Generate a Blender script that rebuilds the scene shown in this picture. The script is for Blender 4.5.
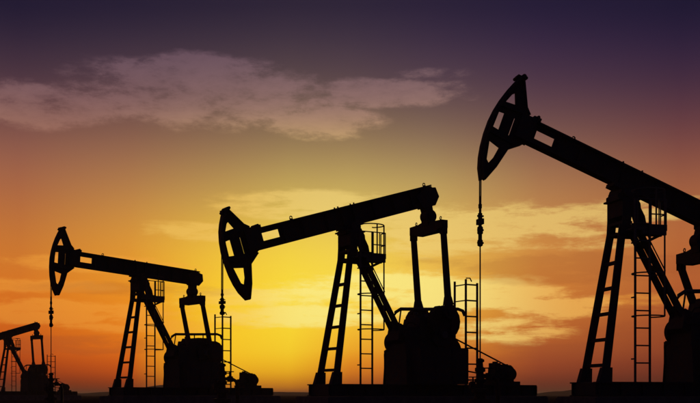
import bpy, bmesh, math, random
from mathutils import Vector, Matrix, geometry
random.seed(7)
R = math.radians
scene = bpy.context.scene
for o in list(bpy.data.objects):
    bpy.data.objects.remove(o)
C = scene.collection

# ------------------------------------------------------------------ camera
CAM_H = 0.55
FPX, HOR, CX = 1000.0, 395.0, 350.0          # focal length, horizon row and centre column on a 700 px wide frame
cam = bpy.data.cameras.new('camera')
cam.sensor_fit = 'HORIZONTAL'
cam.sensor_width = 36.0
cam.lens = 36.0 * FPX / 700.0
cam.shift_y = (HOR - 201.5) / 700.0
cam.clip_start = 0.1
cam.clip_end = 20000
cam_o = bpy.data.objects.new('camera', cam)
C.objects.link(cam_o)
cam_o.location = (0, 0, CAM_H)
cam_o.rotation_euler = (R(90), 0, 0)
scene.camera = cam_o

# ------------------------------------------------------------------ sky
SUN_AZ, SUN_EL = R(-2.5), R(2.0)


def lin(c):
    r = []
    for v in c:
        v = v / 255.0
        r.append(v / 12.92 if v <= 0.04045 else ((v + 0.055) / 1.055) ** 2.4)
    return (r[0], r[1], r[2], 1.0)


def azel(px, y):
    x = (px - CX) / FPX
    z = (HOR - y) / FPX
    return math.atan2(x, 1.0), math.atan2(z, math.hypot(x, 1.0))


world = bpy.data.worlds.new('World')
scene.world = world
world.use_nodes = True
nt = world.node_tree
nt.nodes.clear()


def nd(t, **kw):
    n = nt.nodes.new(t)
    for k, v in kw.items():
        setattr(n, k, v)
    return n


def plug(sock, v):
    if isinstance(v, bpy.types.NodeSocket):
        nt.links.new(v, sock)
    else:
        sock.default_value = v


def mth(op, a, b=0.0, c=None, clamp=False):
    n = nd('ShaderNodeMath', operation=op, use_clamp=clamp)
    plug(n.inputs[0], a)
    plug(n.inputs[1], b)
    if c is not None:
        plug(n.inputs[2], c)
    return n.outputs[0]


def sstep(v, lo, hi, a=0.0, b=1.0):
    n = nd('ShaderNodeMapRange', interpolation_type='SMOOTHSTEP', clamp=True)
    plug(n.inputs['Value'], v)
    n.inputs['From Min'].default_value = lo
    n.inputs['From Max'].default_value = hi
    n.inputs['To Min'].default_value = a
    n.inputs['To Max'].default_value = b
    return n.outputs['Result']


def mixc(f, a, b, mode='MIX'):
    n = nd('ShaderNodeMix', data_type='RGBA', blend_type=mode)
    plug(n.inputs[0], f)
    plug(n.inputs[6], a)
    plug(n.inputs[7], b)
    return n.outputs[2]


EL_TOP = R(32)


def ramp(fac, stops, interp='B_SPLINE'):
    n = nd('ShaderNodeValToRGB')
    cr = n.color_ramp
    cr.interpolation = interp
    stops = sorted(stops, key=lambda s: s[0])
    while len(cr.elements) < len(stops):
        cr.elements.new(1.0)
    for e, (p, c) in zip(cr.elements, stops):
        e.position = max(0.0, min(1.0, p))
        e.color = c
    nt.links.new(fac, n.inputs[0])
    return n.outputs[0]


tc = nd('ShaderNodeTexCoord')
sep = nd('ShaderNodeSeparateXYZ')
nt.links.new(tc.outputs['Generated'], sep.inputs[0])
AZ = mth('ARCTAN2', sep.outputs[0], sep.outputs[1])
EL = mth('ARCSINE', sep.outputs[2])
ELN = mth('DIVIDE', EL, EL_TOP, clamp=True)

ROWS = [5, 50, 100, 150, 200, 250, 300, 350, 372, 388]
COLS = {
    20:  [(31, 25, 49), (56, 42, 60), (92, 63, 70), (146, 94, 78), (180, 108, 64), (208, 124, 48), (222, 116, 30), (200, 82, 24), (156, 58, 22), (96, 36, 20)],
    130: [(36, 29, 51), (62, 48, 64), (97, 70, 73), (150, 104, 80), (192, 134, 72), (228, 156, 50), (240, 146, 32), (228, 110, 24), (200, 80, 22), (130, 50, 20)],
    220: [(41, 33, 53), (66, 52, 66), (101, 77, 75), (152, 116, 84), (200, 158, 80), (243, 194, 60), (254, 206, 44), (255, 202, 38), (252, 182, 30), (210, 118, 24)],
    290: [(45, 36, 55), (69, 55, 68), (105, 82, 77), (156, 126, 87), (208, 176, 90), (248, 212, 68), (255, 224, 58), (254, 212, 46), (250, 182, 32), (212, 120, 24)],
    350: [(45, 36, 56), (68, 54, 69), (104, 80, 78), (156, 126, 88), (210, 180, 96), (247, 212, 80), (255, 224, 66), (246, 166, 36), (226, 124, 30), (166, 78, 28)],
    430: [(42, 33, 56), (64, 49, 69), (98, 74, 79), (148, 118, 88), (204, 172, 96), (234, 186, 82), (248, 196, 68), (228, 132, 40), (196, 94, 34), (132, 58, 30)],
    540: [(35, 28, 54), (57, 41, 67), (88, 61, 73), (136, 95, 79), (186, 132, 80), (210, 140, 64), (210, 124, 50), (174, 84, 43), (144, 64, 38), (96, 41, 31)],
    680: [(29, 24, 49), (48, 34, 61), (79, 51, 66), (126, 74, 68), (170, 102, 64), (188, 106, 54), (176, 88, 45), (138, 62, 38), (114, 49, 34), (76, 32, 26)],
}
ZEN = (22, 20, 46)
cols = []
for px, cc in COLS.items():
    st = []
    for y, c in zip(ROWS, cc):
        a, e = azel(px, y)
        st.append((e / EL_TOP, lin(c)))
    st.append((1.0, lin(ZEN)))
    cols.append((azel(px, 200)[0], ramp(ELN, st)))
base = cols[0][1]
for (a0, _), (a1, c1) in zip(cols[:-1], cols[1:]):
    n = nd('ShaderNodeMapRange', interpolation_type='LINEAR', clamp=True)
    plug(n.inputs['Value'], AZ)
    n.inputs['From Min'].default_value = a0
    n.inputs['From Max'].default_value = a1
    base = mixc(n.outputs['Result'], base, c1)
# away from the sunset the dusk sky fades to a dim mauve
east = ramp(ELN, [(0.0, lin((50, 38, 56))), (0.35, lin((42, 34, 54))), (1.0, lin(ZEN))])
AAZ = mth('ABSOLUTE', AZ)
base = mixc(sstep(AAZ, R(22), R(100)), base, east)

# clouds, laid out in azimuth and elevation
def stretch(kx, ky, kz):
    c = nd('ShaderNodeCombineXYZ')
    plug(c.inputs[0], mth('MULTIPLY', AZ, kx))
    plug(c.inputs[1], mth('MULTIPLY', EL, ky))
    plug(c.inputs[2], kz)
    return c.outputs[0]


def noise(scale, detail, rough, dist, vec):
    n = nd('ShaderNodeTexNoise')
    nt.links.new(vec, n.inputs['Vector'])
    n.inputs['Scale'].default_value = scale
    n.inputs['Detail'].default_value = detail
    n.inputs['Roughness'].default_value = rough
    n.inputs['Distortion'].default_value = dist
    return n.outputs['Fac']


NB1 = noise(1.0, 8.0, 0.62, 0.15, stretch(17, 46, 1.3))        # billows of the high bank
NB2 = noise(1.0, 6.0, 0.7, 0.2, stretch(70, 170, 4.3))        # frayed edges
NS1 = noise(1.0, 8.0, 0.62, 0.3, stretch(14, 78, 5.1))         # streaks low down
NB = mth('ADD', mth('MULTIPLY', NB1, 0.68), mth('MULTIPLY', NB2, 0.32))
NS = mth('ADD', mth('MULTIPLY', NS1, 0.75), mth('MULTIPLY', NB2, 0.25))


def blob(px, y, rx, ry, w=1.0):
    a, e = azel(px, y)
    dx = mth('MULTIPLY', mth('SUBTRACT', AZ, a), FPX / rx)
    dy = mth('MULTIPLY', mth('SUBTRACT', EL, e), FPX / ry)
    r2 = mth('ADD', mth('MULTIPLY', dx, dx), mth('MULTIPLY', dy, dy))
    g = mth('EXPONENT', mth('MULTIPLY', r2, mth('MULTIPLY', r2, -0.7)))
    return mth('MULTIPLY', g, w) if w != 1.0 else g


def cloud(blobs, nz, lo, hi, amp):
    m = None
    for b in blobs:
        g = blob(*b)
        m = g if m is None else mth('MAXIMUM', m, g)
    d = mth('ADD', m, mth('MULTIPLY', mth('SUBTRACT', nz, 0.5), mth('MULTIPLY', mth('POWER', m, 0.5), amp)))
    return sstep(d, lo, hi)


def el_n(y):
    return azel(350, y)[1] / EL_TOP


# the wide mauve bank high on the left
m1 = cloud([(205, 94, 125, 30), (40, 105, 85, 20, 0.95), (375, 93, 95, 13, 0.9), (320, 122, 58, 16, 0.9), (195, 66, 60, 13, 0.75), (430, 74, 45, 6, 0.45)], NB, 0.18, 0.86, 3.7)
c1 = ramp(ELN, [(el_n(150), lin((214, 180, 116))), (el_n(135), lin((196, 156, 112))), (el_n(115), lin((164, 127, 112))), (el_n(95), lin((144, 110, 107))), (el_n(70), lin((122, 95, 102))), (el_n(45), lin((104, 78, 94)))])
c1l = ramp(ELN, [(el_n(145), lin((160, 112, 94))), (el_n(125), lin((148, 106, 98))), (el_n(105), lin((132, 96, 98))), (el_n(75), lin((112, 85, 96))), (el_n(45), lin((94, 72, 90)))])
c1 = mixc(sstep(AZ, azel(60, 100)[0], azel(300, 100)[0]), c1l, c1)
c1 = mixc(sstep(NB, 0.38, 0.62, 0.32, 0.0), c1, base)
sky = mixc(mth('MULTIPLY', m1, 0.88), base, c1)
# lit streaks low in the sky
m2 = cloud([(490, 224, 150, 19, 0.9), (440, 246, 80, 12, 0.7), (630, 212, 90, 13, 0.6), (310, 206, 95, 15, 0.8), (225, 232, 80, 11, 0.7), (590, 243, 70, 7, 0.5)], NS, 0.2, 0.88, 4.2)
c2 = mixc(sstep(AZ, azel(190, 300)[0], azel(330, 300)[0]), lin((244, 196, 96)), lin((244, 212, 122)))
sky = mixc(mth('MULTIPLY', m2, 0.6), sky, c2)
m3 = cloud([(490, 299, 105, 12, 0.95), (555, 307, 58, 13, 0.9), (515, 330, 65, 15, 0.6), (400, 289, 120, 18, 0.95), (300, 316, 110, 12, 0.8), (240, 298, 90, 10, 0.7)], NS, 0.2, 0.88, 4.2)
c3 = mixc(sstep(AZ, azel(430, 300)[0], azel(590, 300)[0]), lin((255, 240, 140)), lin((244, 182, 88)))
c3 = mixc(sstep(AZ, azel(190, 300)[0], azel(320, 300)[0]), lin((252, 196, 72)), c3)
sky = mixc(mth('MULTIPLY', m3, 0.75), sky, c3)
m4 = cloud([(60, 312, 110, 12), (95, 264, 100, 8, 0.8), (30, 286, 80, 7, 0.8), (150, 326, 90, 7, 0.8), (660, 300, 60, 9, 0.6)], NS, 0.2, 0.88, 4.2)
sky = mixc(mth('MULTIPLY', m4, 0.4), sky, lin((248, 168, 64)))
# thin darker bars of cloud
m5 = cloud([(580, 268, 130, 14), (60, 345, 130, 9, 0.9), (130, 290, 110, 7, 0.7), (550, 352, 110, 10, 0.8), (660, 330, 80, 10, 0.7), (480, 262, 80, 7, 0.6)], NS, 0.2, 0.88, 4.2)
sky = mixc(mth('MULTIPLY', m5, 0.24), sky, lin((150, 74, 42)))

bg = nd('ShaderNodeBackground')
nt.links.new(sky, bg.inputs[0])
bg.inputs[1].default_value = 1.0
world.cycles.sampling_method = 'MANUAL'
world.cycles.sample_map_resolution = 256
wo = nd('ShaderNodeOutputWorld')
nt.links.new(bg.outputs[0], wo.inputs[0])

# the sun, low behind the machines and veiled
sl = bpy.data.lights.new('sun', 'SUN')
sl.energy = 0.35
sl.angle = R(3)
sl.color = (1.0, 0.55, 0.22)
so = bpy.data.objects.new('sun', sl)
C.objects.link(so)
dirv = Vector((math.sin(SUN_AZ) * math.cos(SUN_EL), math.cos(SUN_AZ) * math.cos(SUN_EL), math.sin(SUN_EL)))
so.rotation_euler = dirv.to_track_quat('Z', 'Y').to_euler()

scene.view_settings.view_transform = 'Standard'
scene.view_settings.look = 'None'
scene.view_settings.exposure = 0.0
scene.view_settings.gamma = 1.0
scene.render.engine = 'CYCLES'


# ------------------------------------------------------------------ materials
def material(name, c0, c1, scale=6.0, rough=0.75, metal=0.0, bump=0.15, spec=0.3):
    m = bpy.data.materials.new(name)
    m.use_nodes = True
    t = m.node_tree
    b = t.nodes['Principled BSDF']
    co = t.nodes.new('ShaderNodeTexCoord')
    nz = t.nodes.new('ShaderNodeTexNoise')
    nz.inputs['Scale'].default_value = scale
    nz.inputs['Detail'].default_value = 7
    nz.inputs['Roughness'].default_value = 0.65
    t.links.new(co.outputs['Object'], nz.inputs['Vector'])
    r = t.nodes.new('ShaderNodeValToRGB')
    r.color_ramp.elements[0].position = 0.42
    r.color_ramp.elements[1].position = 0.66
    r.color_ramp.elements[0].color = (*c0, 1)
    r.color_ramp.elements[1].color = (*c1, 1)
    t.links.new(nz.outputs['Fac'], r.inputs[0])
    t.links.new(r.outputs[0], b.inputs['Base Color'])
    b.inputs['Roughness'].default_value = rough
    b.inputs['Metallic'].default_value = metal
    b.inputs['Specular IOR Level'].default_value = spec
    bp = t.nodes.new('ShaderNodeBump')
    bp.inputs['Strength'].default_value = bump
    bp.inputs['Distance'].default_value = 0.01
    t.links.new(nz.outputs['Fac'], bp.inputs['Height'])
    t.links.new(bp.outputs[0], b.inputs['Normal'])
    return m


M = {
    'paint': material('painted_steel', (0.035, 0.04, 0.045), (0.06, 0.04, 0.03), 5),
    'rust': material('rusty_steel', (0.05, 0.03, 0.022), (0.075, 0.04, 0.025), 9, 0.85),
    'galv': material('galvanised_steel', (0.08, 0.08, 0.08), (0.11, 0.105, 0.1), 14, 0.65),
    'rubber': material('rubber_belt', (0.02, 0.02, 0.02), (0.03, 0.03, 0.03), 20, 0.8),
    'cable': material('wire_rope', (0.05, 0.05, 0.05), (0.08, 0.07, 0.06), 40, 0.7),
    'conc': material('concrete', (0.1, 0.09, 0.08), (0.16, 0.14, 0.12), 3, 0.9),
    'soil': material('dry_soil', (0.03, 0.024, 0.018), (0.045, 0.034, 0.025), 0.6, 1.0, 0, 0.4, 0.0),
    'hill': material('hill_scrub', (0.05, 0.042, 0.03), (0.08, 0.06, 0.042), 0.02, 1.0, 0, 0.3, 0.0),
    'grass': material('dry_grass', (0.06, 0.05, 0.025), (0.09, 0.07, 0.035), 2, 0.95, 0, 0.1, 0.05),
}


# ------------------------------------------------------------------ mesh helpers
# machine coordinates: a = along the beam towards the rear, b = towards the near side, z = up
def V(a, b, z):
    return Vector((a, -b, z))


class MB:
    def __init__(self):
        self.bm = bmesh.new()

    def hull8(self, pts):
        v = [self.bm.verts.new(p) for p in pts]
        for f in ((0, 1, 2, 3), (7, 6, 5, 4), (0, 4, 5, 1), (1, 5, 6, 2), (2, 6, 7, 3), (3, 7, 4, 0)):
            self.bm.faces.new([v[i] for i in f])
        return self

    def box(self, a0, a1, b0, b1, z0, z1):
        return self.hull8([V(a0, b0, z0), V(a1, b0, z0), V(a1, b1, z0), V(a0, b1, z0),
                           V(a0, b0, z1), V(a1, b0, z1), V(a1, b1, z1), V(a0, b1, z1)])

    def bar(self, p, q, w, h, w2=None, h2=None, side=(0, 1, 0)):
        # rectangular bar from p to q; w across 'side', h across the other direction
        p, q = V(*p), V(*q)
        d = (q - p).normalized()
        s = Vector(side)
        s = (s - d * s.dot(d)).normalized()
        t = d.cross(s)
        w2 = w if w2 is None else w2
        h2 = h if h2 is None else h2
        k = [(-1, -1), (1, -1), (1, 1), (-1, 1)]
        return self.hull8([p + s * (i * w / 2) + t * (j * h / 2) for i, j in k] +
                          [q + s * (i * w2 / 2) + t * (j * h2 / 2) for i, j in k])

    def tube(self, pts, r, n=8, closed=False):
        pts = [V(*p) for p in pts]
        rings = []
        N = len(pts)
        for i, p in enumerate(pts):
            a = pts[(i - 1) % N] if (closed or i > 0) else p
            b = pts[(i + 1) % N] if (closed or i < N - 1) else p
            d = (b - a).normalized()
            ref = Vector((0, 0, 1)) if abs(d.z) < 0.9 else Vector((1, 0, 0))
            s = d.cross(ref).normalized()
            t = d.cross(s)
            rr = r[i] if isinstance(r, (list, tuple)) else r
            rings.append([self.bm.verts.new(p + (s * math.cos(2 * math.pi * k / n) + t * math.sin(2 * math.pi * k / n)) * rr) for k in range(n)])
        for i in range(N if closed else N - 1):
            A, B = rings[i], rings[(i + 1) % N]
            for k in range(n):
                self.bm.faces.new((A[k], A[(k + 1) % n], B[(k + 1) % n], B[k]))
        if not closed:
            self.bm.faces.new(list(reversed(rings[0])))
            self.bm.faces.new(rings[-1])
        return self

    def cyl(self, p, q, r, n=20, r2=None):
        return self.tube([p, q], [r, r if r2 is None else r2], n)

    def lathe(self, a, b, prof, n=20):
        # vertical lathe, prof = [(r, z)...]
        return self.tube_var([(a, b, z) for r, z in prof], [r for r, z in prof], n)

    def tube_var(self, pts, rs, n):
        rings = []
        for p, r in zip(pts, rs):
            c = V(*p)
            rings.append([self.bm.verts.new(c + Vector((math.cos(2 * math.pi * k / n) * r, math.sin(2 * math.pi * k / n) * r, 0))) for k in range(n)])
        for A, B in zip(rings[:-1], rings[1:]):
            for k in range(n):
                self.bm.faces.new((A[k], A[(k + 1) % n], B[(k + 1) % n], B[k]))
        self.bm.faces.new(list(reversed(rings[0])))
        self.bm.faces.new(rings[-1])
        return self

    def plate(self, outer, b0, b1, holes=()):
        # polygon in the (a, z) plane, holes cut through, thickness b0..b1
        loops = [list(outer)] + [list(h) for h in holes]
        flat = [p for l in loops for p in l]
        tris = geometry.tessellate_polygon([[Vector((p[0], p[1], 0)) for p in l] for l in loops])
        A = [self.bm.verts.new(V(p[0], b0, p[1])) for p in flat]
        B = [self.bm.verts.new(V(p[0], b1, p[1])) for p in flat]
        for t in tris:
            try:
                self.bm.faces.new([A[i] for i in t])
                self.bm.faces.new([B[i] for i in reversed(t)])
            except ValueError:
                pass
        k = 0
        for l in loops:
            n = len(l)
            for i in range(n):
                j = (i + 1) % n
                self.bm.faces.new((A[k + i], A[k + j], B[k + j], B[k + i]))
            k += n
        return self

    def strip(self, pts, b0, b1, th):
        # bent plate following pts in the (a, z) plane
        for p, q in zip(pts[:-1], pts[1:]):
            self.bar((p[0], (b0 + b1) / 2, p[1]), (q[0], (b0 + b1) / 2, q[1]), abs(b1 - b0), th)
        return self

    def mesh(self, name, mat, smooth=False):
        bmesh.ops.recalc_face_normals(self.bm, faces=self.bm.faces)
        me = bpy.data.meshes.new(name)
        self.bm.to_mesh(me)
        self.bm.free()
        me.materials.append(M[mat])
        if smooth:
            for p in me.polygons:
                p.use_smooth = True
            me.set_sharp_from_angle(angle=R(35))
        return me


CACHE = {}


def part(name, key, mat, parent, fn, loc=(0, 0, 0), rot=(0, 0, 0), smooth=False):
    """one mesh object; alike pieces share their mesh through the key"""
    if key not in CACHE:
        mb = MB()
        fn(mb)
        CACHE[key] = mb.mesh(name, mat, smooth)
    o = bpy.data.objects.new(name, CACHE[key])
    C.objects.link(o)
    o.parent = parent
    o.location = loc
    o.rotation_euler = rot
    return o


def holder(name, parent, loc=(0, 0, 0), rot=(0, 0, 0)):
    o = bpy.data.objects.new(name, None)
    o.empty_display_size = 0.2
    C.objects.link(o)
    o.parent = parent
    o.location = loc
    o.rotation_euler = rot
    return o


def tag(o, label, cat, group=None):
    o['label'] = label
    o['category'] = cat
    if group:
        o['group'] = group
    return o


# ------------------------------------------------------------------ ground and hills
def ground():
    bm = bmesh.new()
    rings = [0, 3, 6, 10, 15, 20, 26, 33, 41, 50, 60, 75, 95, 120, 160, 220, 320, 500, 900, 1800, 4000, 9000]
    n = 96
    prev = None
    rnd = random.Random(3)
    for r in rings:
        if r == 0:
            cur = [bm.verts.new((0, 20, 0))]
        else:
            amp = 0.05 if r < 60 else 0.09
            amp = amp if r < 900 else 0
            cur = [bm.verts.new((r * math.cos(2 * math.pi * k / n), 20 + r * math.sin(2 * math.pi * k / n), rnd.uniform(-amp, amp * 0.4))) for k in range(n)]
        if prev is not None:
            for k in range(n):
                j = (k + 1) % n
                if len(prev) == 1:
                    bm.faces.new((prev[0], cur[k], cur[j]))
                else:
                    bm.faces.new((prev[k], cur[k], cur[j], prev[j]))
        prev = cur
    bmesh.ops.recalc_face_normals(bm, faces=bm.faces)
    me = bpy.data.meshes.new('ground')
    bm.to_mesh(me)
    bm.free()
    me.materials.append(M['soil'])
    for p in me.polygons:
        p.use_smooth = True
    o = bpy.data.objects.new('ground', me)
    C.objects.link(o)
    o['kind'] = 'structure'


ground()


def hill(name, dist, pts, depth, seed):
    """a long low rise: pts = (bearing column, height row) of its crest, built at its own distance with a rounded section"""
    rnd = random.Random(seed)
    bm = bmesh.new()
    xs = []
    P = sorted(pts)
    x0, x1 = P[0][0], P[-1][0]
    N = 90
    rows = []
    for i in range(N + 1):
        px = x0 + (x1 - x0) * i / N
        for (a, ya), (b, yb) in zip(P[:-1], P[1:]):
            if a <= px <= b:
                t = (px - a) / (b - a)
                t = t * t * (3 - 2 * t)
                y = ya + (yb - ya) * t
                break
        h = max(0.0, (HOR - y) / FPX * dist + CAM_H) + rnd.uniform(0, 0.25)
        X = (px - CX) / FPX * dist
        row = []
        for k in range(9):
            s = k / 8.0
            row.append(bm.verts.new((X, dist - depth / 2 + depth * s, -0.3 + (h + 0.3) * math.sin(math.pi * s) ** 1.3)))
        rows.append(row)
    for A, B in zip(rows[:-1], rows[1:]):
        for k in range(8):
            bm.faces.new((A[k], B[k], B[k + 1], A[k + 1]))
    bmesh.ops.recalc_face_normals(bm, faces=bm.faces)
    me = bpy.data.meshes.new(name)
    bm.to_mesh(me)
    bm.free()
    me.materials.append(M['hill'])
    for p in me.polygons:
        p.use_smooth = True
    o = bpy.data.objects.new(name, me)
    C.objects.link(o)
    o['kind'] = 'structure'


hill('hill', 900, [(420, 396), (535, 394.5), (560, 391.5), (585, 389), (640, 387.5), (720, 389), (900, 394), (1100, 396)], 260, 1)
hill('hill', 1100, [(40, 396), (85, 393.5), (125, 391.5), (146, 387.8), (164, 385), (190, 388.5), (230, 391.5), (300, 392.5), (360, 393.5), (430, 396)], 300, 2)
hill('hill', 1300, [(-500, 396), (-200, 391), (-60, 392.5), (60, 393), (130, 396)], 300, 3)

# ------------------------------------------------------------------ pumpjack
CRK = (3.45, 2.75)              # crank shaft
BASE = 0.93                     # top of the skid


def circ(ca, cz, r, n, t0=0.0, t1=360.0):
    return [(ca + r * math.cos(R(t0 + (t1 - t0) * i / n)), cz + r * math.sin(R(t0 + (t1 - t0) * i / n))) for i in range(n + (0 if t1 - t0 == 360 else 1))]


def build_pumpjack(px, s, yaw, tilt, kf, kr, pin, label):
    X, D = (px - CX) / s, FPX / s
    root = holder('pumpjack', None, (X, D, 0), (0, 0, R(yaw)))
    tag(root, label, 'pumpjack', 'pumpjacks working in a row')
    t = R(tilt)
    PIV = 6.6 if tilt < -10 else 6.5          # the near unit rides on a taller saddle
    rise = PIV - 6.5

    # --- skid
    sk = holder('skid', root)
    for b in (-0.72, 0.72):
        def f(m, b=b):
            m.box(-1.28, 7.9, b - 0.13, b + 0.13, 0.5, 0.54).box(-1.28, 7.9, b - 0.13, b + 0.13, 0.89, BASE).box(-1.28, 7.9, b - 0.02, b + 0.02, 0.54, 0.89)
            for i in range(14):
                a = -1.2 + i * 0.7
                m.box(a, a + 0.03, b - 0.125, b + 0.125, 0.54, 0.89)
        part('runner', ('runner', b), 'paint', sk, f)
    for i in range(8):
        part('cross_member', 'cross_member', 'paint', sk, lambda m: m.box(-0.1, 0.1, -0.6, 0.6, 0.0, 0.38), V(-1.1 + i * 1.25, 0, 0.52))
    part('deck_plate', 'deck_plate', 'galv', sk, lambda m: m.box(-1.1, 2.1, -0.6, 0.6, 0.905, 0.925))

    # --- samson post
    sp = holder('samson_post', root)
    for b0, b1, k in ((-0.6, -0.3, 'far'), (0.6, 0.3, 'near')):
        def f(m, b0=b0, b1=b1):
            m.bar((-0.93, b0, BASE), (-0.16, b1, 5.6), 0.09, 0.21, 0.09, 0.19)
            sg = 1 if b0 > 0 else -1
            m.bar((-0.93, b0 + sg * 0.045, BASE), (-0.16, b1 + sg * 0.045, 5.6), 0.025, 0.24, 0.025, 0.22)
            m.hull8([V(-1.14, b0 - 0.1, BASE), V(-0.72, b0 - 0.1, BASE), V(-0.72, b0 + 0.1, BASE), V(-1.14, b0 + 0.1, BASE),
                     V(-1.02, b0 - 0.08, BASE + 0.42), V(-0.7, b0 - 0.08, BASE + 0.42), V(-0.7, b0 + 0.08, BASE + 0.42), V(-1.02, b0 + 0.08, BASE + 0.42)])
        part('leg', ('fleg', k), 'paint', sp, f)
    for i, z in enumerate((1.42, 2.18, 2.95, 3.71, 4.47)):
        q = (z - BASE) / (5.6 - BASE)
        a = -0.93 + 0.77 * q
        w = 0.6 - 0.3 * q
        part('cross_brace', ('brace', i), 'paint', sp, lambda m, w=w: m.box(-0.05, 0.05, -w, w, -0.05, 0.05), V(a, 0, z))
    for b in (-0.5, 0.46):
        part('gusset', 'gusset', 'paint', sp, lambda m: m.plate([(0.0, 0.0), (0.22, 0.0), (0.16, 0.34), (0.05, 0.2)], 0, 0.04), V(-0.98, b, BASE))
    for b in (-0.228, 0.228):
        def f(m, b=b):
            m.bar((0.3, b * 0.9, 5.7), (2.18, b, 2.5), 0.1, 0.17)
            m.bar((0.3, b * 0.9 - 0.045, 5.7), (2.18, b - 0.045, 2.5), 0.025, 0.2)
        part('rear_leg', ('rleg', b), 'paint', sp, f)
    for i, q in enumerate((0.2, 0.42, 0.62, 0.8)):
        a, z = 0.3 + 1.88 * q, 5.7 - 3.2 * q
        part('tie_plate', 'tie_plate', 'paint', sp, lambda m: m.bar((-0.06, 0, 0.1), (0.06, 0, -0.1), 0.44, 0.05), V(a, 0, z))
    part('leg_bracket', 'leg_bracket', 'paint', sp, lambda m: m.plate([(1.78, 2.55), (2.2, 2.3), (2.2, 3.0), (1.9, 3.15)], -0.4, 0.4))

    def f(m):
        for b in (-0.45, 0.41):
            m.plate([(-0.27, 5.3), (0.62, 5.3), (0.5, 5.85), (0.36, 6.1), (0.3, 6.32), (-0.24, 6.32), (-0.24, 5.8)], b, b + 0.04,
                    holes=[[(0.02, 5.48), (0.2, 5.48), (0.06, 5.86)]])
        m.box(-0.24, -0.2, -0.41, 0.41, 5.85, 6.3)
        m.box(0.2, 0.24, -0.41, 0.41, 5.95, 6.3)
        m.box(-0.26, 0.5, -0.41, 0.41, 5.3, 5.36)
        m.box(-0.24, 0.1, -0.41, 0.41, 5.62, 5.7)
        m.box(-0.36, 0.36, -0.46, 0.46, 6.32, 6.37)
    part('post_head', 'post_head', 'paint', sp, f)

    def f(m):
        m.plate([(-0.34, 6.26), (0.34, 6.26), (0.34, 6.38), (0.22, 6.47), (0.2, 6.56), (-0.2, 6.56), (-0.22, 6.47), (-0.34, 6.38)], -0.34, 0.34)
        m.cyl((0, -0.44, 6.5), (0, 0.44, 6.5), 0.14, 24)
        for b in (-0.42, 0.42):
            m.cyl((0, b - 0.03, 6.5), (0, b + 0.03, 6.5), 0.19, 24)
            for i in (-0.28, 0.28):
                m.cyl((i, b * 0.62, 6.37), (i, b * 0.62, 6.47), 0.03, 6)
    part('saddle_bearing', 'saddle_bearing', 'paint', root, f, V(0, 0, rise), smooth=True)
    # grease hoses hanging down the post
    part('grease_hose', 'grease_hose', 'rubber', root, lambda m: m.tube([(0.18, 0.45, 6.45), (0.3, 0.5, 6.2), (0.33, 0.5, 5.9), (0.42, 0.5, 5.6), (0.7, 0.42, 5.1), (1.2, 0.42, 4.25)], 0.02, 6))

    # --- walking beam: tilts on the saddle bearing; x of its mesh runs towards the rear
    T0, T1 = (0.12 if rise else 0.06), 0.80
    FL, RL = -3.78 * kf, 3.98 * kr
    h0, h1 = -3.46 * kf, -2.8 * kf
    brot = (0, -t, 0)

    def f(m):
        m.box(FL, RL - 0.17, -0.17, 0.17, T1 - 0.05, T1)
        m.box(FL, RL - 0.3, -0.17, 0.17, T0, T0 + 0.05)
        m.plate([(FL, T0 + 0.05), (RL - 0.3, T0 + 0.05), (RL, 0.34), (RL - 0.08, T1 - 0.05), (FL, T1 - 0.05)], -0.03, 0.03,
                holes=[[(h0, 0.33), (h1, 0.33), (h1, 0.60), (h0, 0.60)]])
        for x in (h1 + 0.12, -1.9 * kf, -0.9, -0.25, 0.25, 1.1 * kr, 2.0 * kr, 2.8 * kr, 3.3 * kr):
            m.box(x - 0.015, x + 0.015, -0.16, 0.16, T0 + 0.05, T1 - 0.05)
        m.box(-0.45, 0.45, -0.24, 0.24, 0.01, T0 + 0.002)
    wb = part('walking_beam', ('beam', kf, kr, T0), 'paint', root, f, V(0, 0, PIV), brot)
    for b in (-0.2, 0.172):
        part('tail_plate', ('tail', kr), 'paint', wb, lambda m: m.plate([(3.2 * kr, 0.02), (3.75 * kr, 0.02), (RL + 0.03, 0.3), (RL - 0.03, 0.66), (RL - 0.5, 0.74), (3.0 * kr, 0.5)], 0, 0.028), V(0, b, 0))
    for i, x in enumerate((-2.2 * kf, 3.6 * kr)):
        part('lifting_eye', 'lifting_eye', 'paint', wb, lambda m: m.tube([(0.05 * math.cos(R(q)), 0, 0.07 + 0.05 * math.sin(R(q))) for q in range(0, 360, 45)], 0.02, 6, True).box(-0.05, 0.05, -0.03, 0.03, -0.002, 0.04), V(x, 0, T1))
    part('hinge_block', ('hinge', kf), 'paint', wb, lambda m: m.box(-0.12, 0.12, -0.2, 0.2, -0.002, 0.09).cyl((0, -0.24, 0.08), (0, 0.24, 0.08), 0.05, 10), V(-3.62 * kf, 0, T1))
    for i in range(4):
        part('bolt', 'beam_bolt', 'galv', wb, lambda m: m.cyl((0, 0, -0.01), (0, 0, 0.05), 0.028, 6), V(-0.34 + (i % 2) * 0.68, -0.12 + (i // 2) * 0.24, T1))

    # --- horse head, drawn in the beam's own frame: p forward, q up
    hs = 0.8 if tilt == 17.3 else 1.0         # this unit's head is a little shorter above the beam

    def hq(q):
        return q if q < 0.9 else 0.9 + (q - 0.9) * hs

    def hp(p, q):
        return (-p * kf, hq(q))
    ARC = [(4.53, 1.8), (4.64, 1.58), (4.76, 1.3), (4.86, 1.0), (4.94, 0.66), (4.985, 0.3), (4.985, -0.1), (4.945, -0.5), (4.88, -0.82), (4.78, -1.12), (4.6, -1.43)]
    hh = holder('horse_head', root, V(0, 0, PIV), brot)

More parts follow.
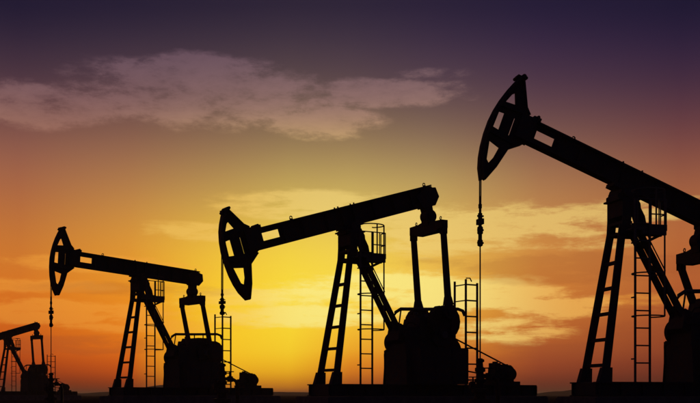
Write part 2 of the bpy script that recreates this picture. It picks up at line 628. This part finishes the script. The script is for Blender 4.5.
    def f(m):
        outer = [hp(*p) for p in ARC] + [hp(*p) for p in ((4.55, -1.43), (4.36, -0.94), (4.2, -0.3), (3.8, 0.02), (3.62, 0.12), (3.62, 0.8), (3.86, 0.9), (4.02, 1.06), (4.4, 1.74))]
        w1 = [hp(*p) for p in ((4.74, 0.96), (4.62, 1.25), (4.54, 1.32), (4.4, 1.0))]
        w2 = [hp(*p) for p in ((4.86, 0.12), (4.84, 0.62), (4.65, 0.64), (4.65, 0.1))]
        w3 = [hp(*p) for p in ((4.82, -0.29), (4.44, -0.37), (4.5, -0.7), (4.6, -0.92), (4.7, -0.84))]
        sl_ = [hp(*p) for p in ((4.3, 0.08), (4.262, 0.08), (4.262, 0.64), (4.3, 0.64))]
        m.plate(outer, -0.035, 0.035, holes=[w1, w2, w3, sl_])
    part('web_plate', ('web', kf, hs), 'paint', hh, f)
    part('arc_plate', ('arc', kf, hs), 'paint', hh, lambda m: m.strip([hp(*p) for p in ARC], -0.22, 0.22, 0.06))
    part('back_flange', ('hbk', kf, hs), 'paint', hh, lambda m: m.strip([hp(*p) for p in ((4.55, -1.42), (4.35, -0.94), (4.18, -0.3), (3.8, 0.0))], -0.09, 0.09, 0.05))
    part('back_flange', ('hbk2', kf, hs), 'paint', hh, lambda m: m.strip([hp(*p) for p in ((3.86, 0.9), (4.04, 1.06), (4.42, 1.77))], -0.09, 0.09, 0.05))
    for nm, p, q in (('a', (4.1, 0.86), (4.86, 0.8)), ('b', (4.1, -0.1), (4.9, -0.06))):
        part('rib', ('rib', nm, kf), 'paint', hh, lambda m, p=p, q=q: m.bar((hp(*p)[0], 0, p[1]), (hp(*q)[0], 0, q[1]), 0.2, 0.06))

    def f(m):
        m.box(-4.14 * kf, -3.6 * kf, -0.2, -0.172, 0.1, 0.82)
        m.box(-4.14 * kf, -3.6 * kf, 0.172, 0.2, 0.1, 0.82)
        m.box(-4.12 * kf, -4.06 * kf, -0.172, 0.172, 0.12, 0.8)
    part('mounting_plate', ('hmount', kf), 'paint', hh, f)

    def f(m):
        x, z = hp(4.5, 1.8)
        m.cyl((x, -0.2, z + 0.02), (x, 0.2, z + 0.02), 0.07, 12)
        m.box(x - 0.17, x + 0.09, -0.13, 0.13, z - 0.05, z + 0.03)
        m.cyl((x + 0.1, -0.1, z + 0.05), (x + 0.1, 0.1, z + 0.05), 0.05, 10)
        m.cyl((x - 0.16, -0.12, z - 0.06), (x - 0.16, 0.12, z - 0.06), 0.05, 10)
    part('cable_anchor', ('anchor', kf, hs), 'paint', hh, f, smooth=True)

    # --- bridle, carrier bar and polished rod hang plumb from the arc
    arc_w = []
    for p, q in ARC:
        x, z = -(p + 0.05) * kf, hq(q)
        arc_w.append((x * math.cos(t) - z * math.sin(t), PIV + x * math.sin(t) + z * math.cos(t)))
    k0 = min(range(len(arc_w)), key=lambda i: arc_w[i][0])
    ca = arc_w[k0][0] - 0.005
    top_z = arc_w[k0][1]
    low_q = PIV - 0.15 + (-4.9 * kf) * math.sin(t)          # the rod rises and falls with the head
    zc = low_q - 1.1 if tilt > 5 else low_q - (2.1 if tilt < -10 else 2.0)
    zc = {17.3: 3.86, -20.6: 5.96, -3.2: 4.92}.get(tilt, 3.86)
    br = holder('bridle', root)
    cbm = 0.18 if tilt == 17.3 else 0.06
    for b in (cbm - 0.05, cbm + 0.05):
        pts = [(a, b, z) for a, z in arc_w[:k0 + 1]] + [(ca, b, zc - 0.2)]
        part('cable', ('bcable', tilt, b, kf), 'cable', br, lambda m, pts=pts: m.tube(pts, 0.018, 6))

    def f(m):
        m.box(-0.09, 0.09, -0.16, 0.16, -0.52, -0.36)
        m.lathe(0, 0, [(0.05, -1.15), (0.1, -1.12), (0.1, -0.98), (0.07, -0.95), (0.07, -0.8), (0.105, -0.78), (0.105, -0.6), (0.06, -0.56), (0.06, -0.36)], 12)
        m.lathe(0, 0, [(0.035, -0.36), (0.08, -0.34), (0.08, -0.2), (0.04, -0.18), (0.04, -0.06), (0.065, -0.05), (0.065, 0.06), (0.02, 0.1)], 12)
        for z in (-0.28, -0.68, -1.05):
            m.cyl((-0.12, 0.03, z), (0.12, 0.03, z), 0.03, 6)
    cb = part('carrier_bar', 'carrier_bar', 'rust', root, f, V(ca, cbm, zc), smooth=True)
    cl = 0.58 if tilt > 10 else 1.0
    cb.scale = (0.8, 0.8, cl)
    part('polished_rod', ('rod', zc, cl), 'galv', cb, lambda m: m.cyl((0, 0, (-zc + 0.9) / cl), (0, 0, 0.3), 0.025, 10))

    # --- tail bearing, equalizer and pitmans
    tx, tz = 3.44 * kr, -0.32
    ta, tzz = tx * math.cos(t) - tz * math.sin(t), PIV + tx * math.sin(t) + tz * math.cos(t)
    eq = holder('equalizer', root, V(ta, 0, tzz))

    def f(m):
        m.cyl((0, -0.2, 0), (0, 0.2, 0), 0.24, 24)
        m.cyl((0, -0.26, 0), (0, 0.26, 0), 0.13, 16)
        m.bar((0, 0, 0.0), (math.sin(-t) * 0.4, 0, 0.42), 0.34, 0.3, 0.36, 0.34)
        m.hull8([V(-0.16, -0.2, -0.36), V(0.16, -0.2, -0.36), V(0.16, 0.2, -0.36), V(-0.16, 0.2, -0.36),
                 V(-0.2, -0.19, -0.05), V(0.2, -0.19, -0.05), V(0.2, 0.19, -0.05), V(-0.2, 0.19, -0.05)])
    part('tail_bearing', ('tbear', tilt), 'paint', eq, f, smooth=True)

    def f(m):
        out = [(-1.06, -0.27), (-0.5, -0.25), (-0.24, -0.2), (0.24, -0.2), (0.5, -0.25), (1.06, -0.27), (1.06, -0.5), (0.55, -0.68), (-0.55, -0.68), (-1.06, -0.5)]
        A = [m.bm.verts.new(V(-0.13, p[0], p[1])) for p in out]
        B = [m.bm.verts.new(V(0.13, p[0], p[1])) for p in out]
        m.bm.faces.new(A)
        m.bm.faces.new(list(reversed(B)))
        for i in range(len(out)):
            j = (i + 1) % len(out)
            m.bm.faces.new((A[i], B[i], B[j], A[j]))
    part('cross_bar', 'cross_bar', 'paint', eq, f)
    for b in (-0.98, 0.98):
        part('end_block', 'end_block', 'paint', eq, lambda m: m.box(-0.12, 0.12, -0.1, 0.1, -0.17, 0.12).box(-0.1, 0.1, -0.112, -0.085, -0.38, -0.1).box(-0.1, 0.1, 0.085, 0.112, -0.38, -0.1).cyl((0, -0.15, -0.3), (0, 0.15, -0.3), 0.07, 14), V(0, b, -0.4))
    for b in (-0.8, 0.8):
        part('lifting_eye', 'lifting_eye2', 'paint', eq, lambda m: m.tube([(0, 0.05 * math.cos(R(q)), 0.07 + 0.06 * math.sin(R(q))) for q in range(0, 360, 45)], 0.018, 6, True).cyl((0, 0, -0.1), (0, 0, 0.04), 0.03, 6), V(0, b, -0.24))
    ea, ez = ta, tzz - 0.70
    for b in (-0.98, 0.98):
        def f(m, b=b):
            p0, p1 = Vector((ea, ez)), Vector(pin)
            d = (p1 - p0).normalized()
            q0, q1 = p0 + d * 0.06, p1 - d * 0.55
            m.bar((p0.x, b, p0.y), (q0.x, b, q0.y), 0.15, 0.2)
            m.bar((q0.x, b, q0.y), (q1.x, b, q1.y), 0.14, 0.19, 0.14, 0.22)
            q2 = p1 - d * 0.25
            m.bar((q1.x, b, q1.y), (q2.x, b, q2.y), 0.16, 0.23, 0.2, 0.36)
            m.cyl((p1.x, b - 0.13, p1.y), (p1.x, b + 0.13, p1.y), 0.27, 24)
            m.cyl((p1.x, b - 0.2, p1.y), (p1.x, b + 0.2, p1.y), 0.15, 16)
        part('pitman_arm', ('pitman', tilt, b), 'paint', root, f)

    # --- cranks with counterweights
    ang = math.atan2(pin[1] - CRK[1], pin[0] - CRK[0])
    for b, side in ((-0.76, 'far'), (0.76, 'near')):
        cr = part('crank', 'crank', 'paint', root, lambda m: m.plate([(-0.4, -0.22), (-0.3, -0.36), (0.2, -0.32), (0.98, -0.26), (1.08, -0.18), (1.08, 0.18), (0.98, 0.26), (0.2, 0.32), (-0.3, 0.36), (-0.4, 0.22)], -0.07, 0.07).cyl((0, -0.12, 0), (0, 0.12, 0), 0.22, 20), V(CRK[0], b, CRK[1]), (0, -ang, 0))
        for sgn in (-1, 1):
            def f(m, sgn=sgn):
                pts = [(0.28, 0.26 * sgn), (1.0, 0.2 * sgn)] + [(0.5 + 0.56 * math.cos(R(q)), sgn * (0.22 + 0.42 * math.sin(R(q)))) for q in (25, 50, 75, 100, 125, 150)]
                m.plate(pts, -0.15, 0.15)
            part('counterweight', ('cw', sgn), 'rust', cr, f)

    # --- gear reducer
    gb = holder('gear_reducer', root)

    def f(m):
        m.plate([(2.0, 2.05), (2.0, 2.9), (2.12, 3.02), (2.58, 3.05), (2.66, 3.38), (3.05, 3.42), (3.2, 3.55), (3.7, 3.55), (3.95, 3.3), (4.08, 2.9), (4.1, 2.05)], -0.55, 0.55)
        m.box(1.92, 4.18, -0.6, 0.6, 2.68, 2.78)
        for i in range(8):
            for b in (-0.57, 0.57):
                m.cyl((2.0 + i * 0.3, b, 2.66), (2.0 + i * 0.3, b, 2.83), 0.03, 6)
    part('housing', 'gear_housing', 'paint', gb, f)
    part('shaft', 'gear_shaft', 'galv', gb, lambda m: m.cyl((CRK[0], -1.0, CRK[1]), (CRK[0], 1.0, CRK[1]), 0.13, 20))
    part('breather', 'breather', 'galv', gb, lambda m: m.lathe(2.75, 0.1, [(0.05, 3.4), (0.05, 3.5), (0.09, 3.52), (0.09, 3.6), (0.03, 3.62)], 12))
    part('pedestal', 'pedestal', 'paint', gb, lambda m: m.hull8([V(1.95, -0.72, BASE), V(4.2, -0.72, BASE), V(4.2, 0.72, BASE), V(1.95, 0.72, BASE), V(2.02, -0.56, 2.05), V(4.08, -0.56, 2.05), V(4.08, 0.56, 2.05), V(2.02, 0.56, 2.05)]))
    part('brake_drum', 'brake_drum', 'rust', gb, lambda m: m.cyl((2.3, -0.72, 2.5), (2.3, -0.56, 2.5), 0.42, 28).cyl((2.3, -0.78, 2.5), (2.3, -0.72, 2.5), 0.12, 16))
    part('brake_lever', 'brake_lever', 'paint', gb, lambda m: m.bar((2.3, -0.8, 2.5), (1.95, -0.8, 2.05), 0.04, 0.07).bar((1.95, -0.8, 2.05), (1.98, -0.8, 1.5), 0.03, 0.05))
    part('inspection_cover', 'inspection_cover', 'paint', gb, lambda m: m.hull8([V(2.7, -0.32, 3.38), V(3.02, -0.32, 3.4), V(3.02, 0.28, 3.4), V(2.7, 0.28, 3.38), V(2.74, -0.28, 3.52), V(2.98, -0.28, 3.52), V(2.98, 0.24, 3.52), V(2.74, 0.24, 3.52)]).cyl((2.86, -0.1, 3.52), (2.86, 0.05, 3.57), 0.03, 8))
    part('oil_line', 'oil_line', 'rubber', gb, lambda m: m.tube([(2.2, 0.2, 3.0), (2.3, 0.25, 3.18), (2.5, 0.3, 3.2), (2.62, 0.3, 3.1)], 0.025, 6))
    # sheet guards round the cranks
    gd = holder('crank_guard', root)
    for b in (-1.2, 1.2):
        for i in range(3):
            a0 = 2.2 + i * 0.71
            part('panel', ('gpanel', i), 'paint', gd, lambda m, i=i: m.plate([(0.0 if i else -0.06, 0.0), (0.7, 0.0), (0.7, 1.34 + 0.02 * (i % 2)), (0.0 if i else 0.03, 1.33)], -0.015, 0.015).box(0.0, 0.04, -0.04, 0.04, 0.02, 1.3).box(0.66, 0.7, -0.04, 0.04, 0.02, 1.3), V(a0, b, BASE))
    for b in (-1.18, 0.45):
        part('front_panel', 'gfront', 'paint', gd, lambda m: m.box(2.2, 2.23, 0, 0.73, BASE, 2.22), V(0, b, 0))
    # hand rail over the reducer
    hr = holder('guard_rail', root)
    RB = -0.2
    part('top_rail', 'grail', 'galv', hr, lambda m: m.tube([(1.93, RB, 2.95), (1.95, RB, 3.35), (2.06, RB, 3.6), (2.28, RB, 3.73), (3.4, RB, 3.77), (4.9, RB, 3.84), (5.12, RB, 3.78), (5.22, RB, 3.6)], 0.065, 8), smooth=True)
    for i, (a, z0, z1) in enumerate(((2.3, 3.0, 3.73), (3.45, 3.5, 3.77), (4.0, 3.2, 3.79))):
        part('rail_post', ('rpost', i), 'galv', hr, lambda m, a=a, z0=z0, z1=z1: m.cyl((a - (0.12 if z0 < 3.1 else 0), RB, z0), (a, RB, z1), 0.03, 8))

    # --- motor, sheaves and belt
    mo = holder('motor', root, V(6.75, 0, BASE + 0.06))

    def f(m):
        m.cyl((0.12, -0.5, 0.42), (0.12, 0.42, 0.42), 0.3, 28)
        m.cyl((0.12, 0.42, 0.42), (0.12, 0.5, 0.42), 0.24, 28, 0.12)
        for q in range(12):
            u = R(q * 30)
            m.bar((0.12 + 0.28 * math.cos(u), 0, 0.42 + 0.28 * math.sin(u)), (0.12 + 0.335 * math.cos(u), 0, 0.42 + 0.335 * math.sin(u)), 0.7, 0.03)
        m.box(-0.2, 0.42, -0.4, 0.36, 0.08, 0.2)
    part('motor_body', 'motor_body', 'paint', mo, f, smooth=True)
    part('terminal_box', 'terminal_box', 'paint', mo, lambda m: m.box(-0.34, -0.06, -0.25, 0.15, 0.42, 0.8).box(-0.26, -0.12, -0.12, 0.05, 0.8, 0.86))
    part('slide_base', 'slide_base', 'paint', mo, lambda m: m.box(-0.5, 0.62, -0.5, 0.5, -0.06, 0.08).box(-0.46, -0.2, -0.3, 0.3, 0.08, 0.42).cyl((-0.62, 0, 0.16), (-0.4, 0, 0.16), 0.03, 8))
    SB = 0.62
    SM, SG, rm, rg = (6.72, BASE + 0.42), (3.85, 2.15), 0.2, 0.56
    bt = holder('belt_drive', root)
    part('motor_sheave', 'msheave', 'rust', bt, lambda m: m.cyl((SM[0] + 0.12, SB - 0.07, SM[1]), (SM[0] + 0.12, SB + 0.07, SM[1]), rm, 24))
    part('drive_sheave', 'gsheave', 'rust', bt, lambda m: m.cyl((SG[0], SB - 0.07, SG[1]), (SG[0], SB + 0.07, SG[1]), rg, 32).cyl((SG[0], 0.5, SG[1]), (SG[0], SB, SG[1]), 0.1, 12))

    def f(m):
        d = Vector((SM[0] + 0.12 - SG[0], SM[1] - SG[1]))
        L = d.length
        al = math.atan2(d.y, d.x)
        be = math.acos((rg - rm) / L)
        pts = []
        for i in range(15):
            q = al + be + (2 * math.pi - 2 * be) * i / 14
            pts.append((SG[0] + (rg + 0.015) * math.cos(q), SB, SG[1] + (rg + 0.015) * math.sin(q)))
        for i in range(9):
            q = al - be + (2 * be) * i / 8
            pts.append((SM[0] + 0.12 + (rm + 0.015) * math.cos(q), SB, SM[1] + (rm + 0.015) * math.sin(q)))
        m.tube(pts, 0.03, 6, True)
    part('belt', 'belt', 'rubber', bt, f)

    # --- caged ladder and service platform on the near side of the post
    ld = holder('caged_ladder', root)
    LB, LA0, LA1 = 0.84, -0.06, 0.42
    for a in (LA0, LA1):
        part('rail', 'lrail', 'galv', ld, lambda m: m.box(-0.03, 0.03, -0.02, 0.02, BASE, 6.3), V(a, LB, 0))
    for i in range(9):
        part('rung', 'lrung', 'galv', ld, lambda m: m.cyl((LA0, 0, 0), (LA1, 0, 0), 0.022, 8), V(0, LB, 1.48 + i * 0.51))

    def hoop(m):
        c = ((LA0 + LA1) / 2, LB + 0.3)
        pts = [(c[0] + 0.47 * math.cos(R(q)), c[1] + 0.42 * math.sin(R(q)), 0) for q in range(-125, 306, 10) if not -125 < q - 360 < -55]
        pts = [(c[0] + 0.47 * math.cos(R(q)), c[1] + 0.42 * math.sin(R(q)), 0) for q in range(-50, 231, 14)]
        m.tube([(LA1, LB, 0)] + pts + [(LA0, LB, 0)], 0.022, 6)
    for z in (2.82, 4.05, 6.45):
        part('hoop', 'hoop', 'galv', ld, hoop, V(0, 0, z))
    for q in (28, 90):
        c = ((LA0 + LA1) / 2, LB + 0.3)
        part('strap', ('strap', q), 'galv', ld, lambda m, q=q: m.box(-0.018, 0.018, -0.018, 0.018, 2.82 if q == 28 else 5.4, 6.45), V(c[0] + 0.47 * math.cos(R(q)), c[1] + 0.42 * math.sin(R(q)), 0))
    for z in (1.6, 3.4, 5.0):
        part('stand_off', 'standoff', 'galv', ld, lambda m: m.box(-0.02, 0.02, -0.2, 0.0, -0.02, 0.02), V(LA0, LB, z))
    pf = holder('service_platform', root)
    part('deck', 'pdeck', 'galv', pf, lambda m: m.box(-0.15, 1.02, 0.46, 0.8, 5.38, 5.42).box(-0.15, 1.02, 0.77, 0.8, 5.42, 5.56).box(0.99, 1.02, 0.46, 0.77, 5.42, 5.56).box(0.2, 1.0, 0.46, 0.56, 5.25, 5.38).box(0.2, 1.0, 0.7, 0.8, 5.25, 5.38))
    part('deck_bracket', 'pbrack', 'paint', pf, lambda m: m.bar((0.55, 0.5, 5.1), (0.95, 0.6, 5.3), 0.05, 0.08))
    for i, (a, b) in enumerate(((0.06, 0.78), (0.5, 0.78), (0.76, 0.78), (1.0, 0.78), (1.0, 0.48))):
        part('railing_post', 'ppost', 'galv', pf, lambda m: m.cyl((0, 0, 5.42), (0, 0, 6.3), 0.02, 8), V(a, b, 0))
    for z in (5.86, 6.3):
        part('railing_bar', ('pbar', z), 'galv', pf, lambda m, z=z: m.tube([(0.5 if z < 6 else 0.06, 0.78, z), (1.0, 0.78, z), (1.0, 0.48, z)], 0.02, 8))

    # --- open ladder at the rear, above the belt
    rl = holder('rear_ladder', root)
    RB0 = 0.0
    for i, (a, b, z) in enumerate(((5.12, RB0, 4.98), (5.66, RB0, 4.86), (5.12, -0.72, 4.96))):
        part('rail', ('rrail', i), 'galv', rl, lambda m, z=z: m.box(-0.032, 0.032, -0.032, 0.032, BASE, z), V(a, b, 0))
    for i in range(7):
        part('rung', 'rrung', 'galv', rl, lambda m: m.box(0, 0.54, -0.02, 0.02, -0.028, 0.028), V(5.12, RB0, 1.12 + i * 0.61))
    for z in (4.17, 4.78):
        part('side_bar', 'rside', 'galv', rl, lambda m: m.box(-0.02, 0.02, -0.72, 0.0, -0.02, 0.02), V(5.12, RB0, z))
    part('top_hook', 'rhook', 'galv', rl, lambda m: m.tube([(5.12, 0, 4.95), (5.12, 0.02, 5.02), (5.3, 0.02, 5.03), (5.38, 0.02, 4.9)], 0.025, 6))
    return root, ca, cbm


def foundation(root, label):
    o = bpy.data.objects.new('concrete_foundation', None)
    if 'found' not in CACHE:
        mb = MB()
        mb.hull8([V(-1.6, -1.3, -0.3), V(8.2, -1.3, -0.3), V(8.2, 1.3, -0.3), V(-1.6, 1.3, -0.3), V(-1.55, -1.25, 0.496), V(8.15, -1.25, 0.496), V(8.15, 1.25, 0.496), V(-1.55, 1.25, 0.496)])
        bmesh.ops.bevel(mb.bm, geom=list(mb.bm.edges), offset=0.04, segments=2, affect='EDGES')
        CACHE['found'] = mb.mesh('concrete_foundation', 'conc')
    o = bpy.data.objects.new('concrete_foundation', CACHE['found'])
    C.objects.link(o)
    o.location = root.location
    o.rotation_euler = root.rotation_euler
    tag(o, label, 'foundation', 'concrete foundations under the pumpjacks')


def wellhead(root, ca, cbm, label):
    w = holder('wellhead', None)
    m4 = Matrix.LocRotScale(root.location, root.rotation_euler, None)
    p = m4 @ V(ca, cbm, 0)
    w.location = p
    w.rotation_euler = root.rotation_euler
    tag(w, label, 'wellhead', 'wellheads below the horse heads')
    part('casing_head', 'w_casing', 'rust', w, lambda m: m.lathe(0, 0, [(0.2, -0.1), (0.2, 0.3), (0.3, 0.32), (0.3, 0.42), (0.17, 0.44), (0.15, 0.6), (0.24, 0.62), (0.24, 0.72), (0.12, 0.74), (0.11, 0.9)], 18), smooth=True)
    part('stuffing_box', 'w_stuff', 'rust', w, lambda m: m.lathe(0, 0, [(0.11, 0.9), (0.16, 0.92), (0.16, 1.0), (0.1, 1.03), (0.1, 1.2), (0.15, 1.22), (0.15, 1.32), (0.09, 1.35), (0.08, 1.48), (0.12, 1.5), (0.12, 1.56), (0.05, 1.6)], 16), smooth=True)
    v = part('flow_line', 'w_flow', 'rust', w, lambda m: m.tube([(0, 0, 1.08), (0.35, 0, 1.08), (0.5, 0, 1.0), (0.55, 0, 0.8), (0.55, 0, -0.1)], 0.06, 10).lathe(0.28, 0, [(0.09, 0.98), (0.1, 1.0), (0.1, 1.16), (0.04, 1.18), (0.03, 1.34)], 10), smooth=True)
    part('hand_wheel', 'w_wheel', 'paint', v, lambda m: m.tube([(0.28 + 0.12 * math.cos(R(q)), 0.12 * math.sin(R(q)), 1.32) for q in range(0, 360, 30)], 0.018, 6, True).bar((0.16, 0, 1.32), (0.4, 0, 1.32), 0.02, 0.02).bar((0.28, -0.12, 1.32), (0.28, 0.12, 1.32), 0.02, 0.02, side=(1, 0, 0)))
    s = part('side_valve', 'w_side', 'rust', w, lambda m: m.tube([(0, 0, 0.82), (-0.3, 0, 0.82)], 0.05, 10).cyl((-0.22, 0, 0.72), (-0.22, 0, 0.94), 0.08, 10).cyl((-0.22, 0, 0.94), (-0.22, 0, 1.06), 0.025, 8).cyl((-0.32, 0, 0.82), (-0.28, 0, 0.82), 0.1, 12), smooth=True)
    part('hand_wheel', 'w_wheel2', 'paint', s, lambda m: m.tube([(-0.22 + 0.11 * math.cos(R(q)), 0.11 * math.sin(R(q)), 1.06) for q in range(0, 360, 30)], 0.016, 6, True).bar((-0.33, 0, 1.06), (-0.11, 0, 1.06), 0.02, 0.02))


SPEC = [
    (622, 33.4, 15.0, -20.6, 0.925, 0.86, (3.55, 2.3), 'nearest and largest pumpjack at right, horse head raised high, tail cut off by the frame',
     'concrete slab under the nearest pumpjack at right', 'wellhead under the raised horse head of the nearest pumpjack'),
    (350, 28.0, 30.0, 17.3, 1.0, 1.0, (3.62, 3.6), 'pumpjack in the middle with its horse head lowered and tail raised',
     'concrete slab under the middle pumpjack', 'wellhead under the lowered horse head of the middle pumpjack'),
    (139, 19.7, 42.0, -3.2, 0.945, 0.93, (3.75, 2.75), 'smaller pumpjack left of the middle one with its walking beam nearly level',
     'concrete slab under the smaller pumpjack with the level beam', 'wellhead under the horse head of the level-beamed pumpjack'),
    (8, 9.5, 49.0, 17.4, 1.0, 1.0, (3.62, 3.6), 'farthest and smallest pumpjack at the left edge, its horse head out of frame',
     'concrete slab under the farthest small pumpjack', None),
]
for px, s, yaw, tilt, kf, kr, pin, lab, flab, wlab in SPEC:
    root, ca, cbm = build_pumpjack(px, s, yaw, tilt, kf, kr, pin, lab)
    foundation(root, flab)
    if wlab:
        bpy.context.view_layer.update()
        wellhead(root, ca, cbm, wlab)

# ------------------------------------------------------------------ evening haze over the plain
def haze():
    mb = MB()
    L = 9300
    mb.box(-L, L, -L, L, -1.5, 13.0)
    me = mb.mesh('haze', 'soil')
    me.materials.clear()
    hm = bpy.data.materials.new('haze')
    hm.use_nodes = True
    t = hm.node_tree
    t.nodes.clear()
    v = t.nodes.new('ShaderNodeVolumePrincipled')
    v.inputs['Color'].default_value = (0.9, 0.82, 0.76, 1)
    v.inputs['Density'].default_value = 0.00038
    v.inputs['Anisotropy'].default_value = 0.3
    o = t.nodes.new('ShaderNodeOutputMaterial')
    t.links.new(v.outputs[0], o.inputs['Volume'])
    me.materials.append(hm)
    ob = bpy.data.objects.new('haze', me)
    C.objects.link(ob)
    ob['kind'] = 'stuff'


haze()
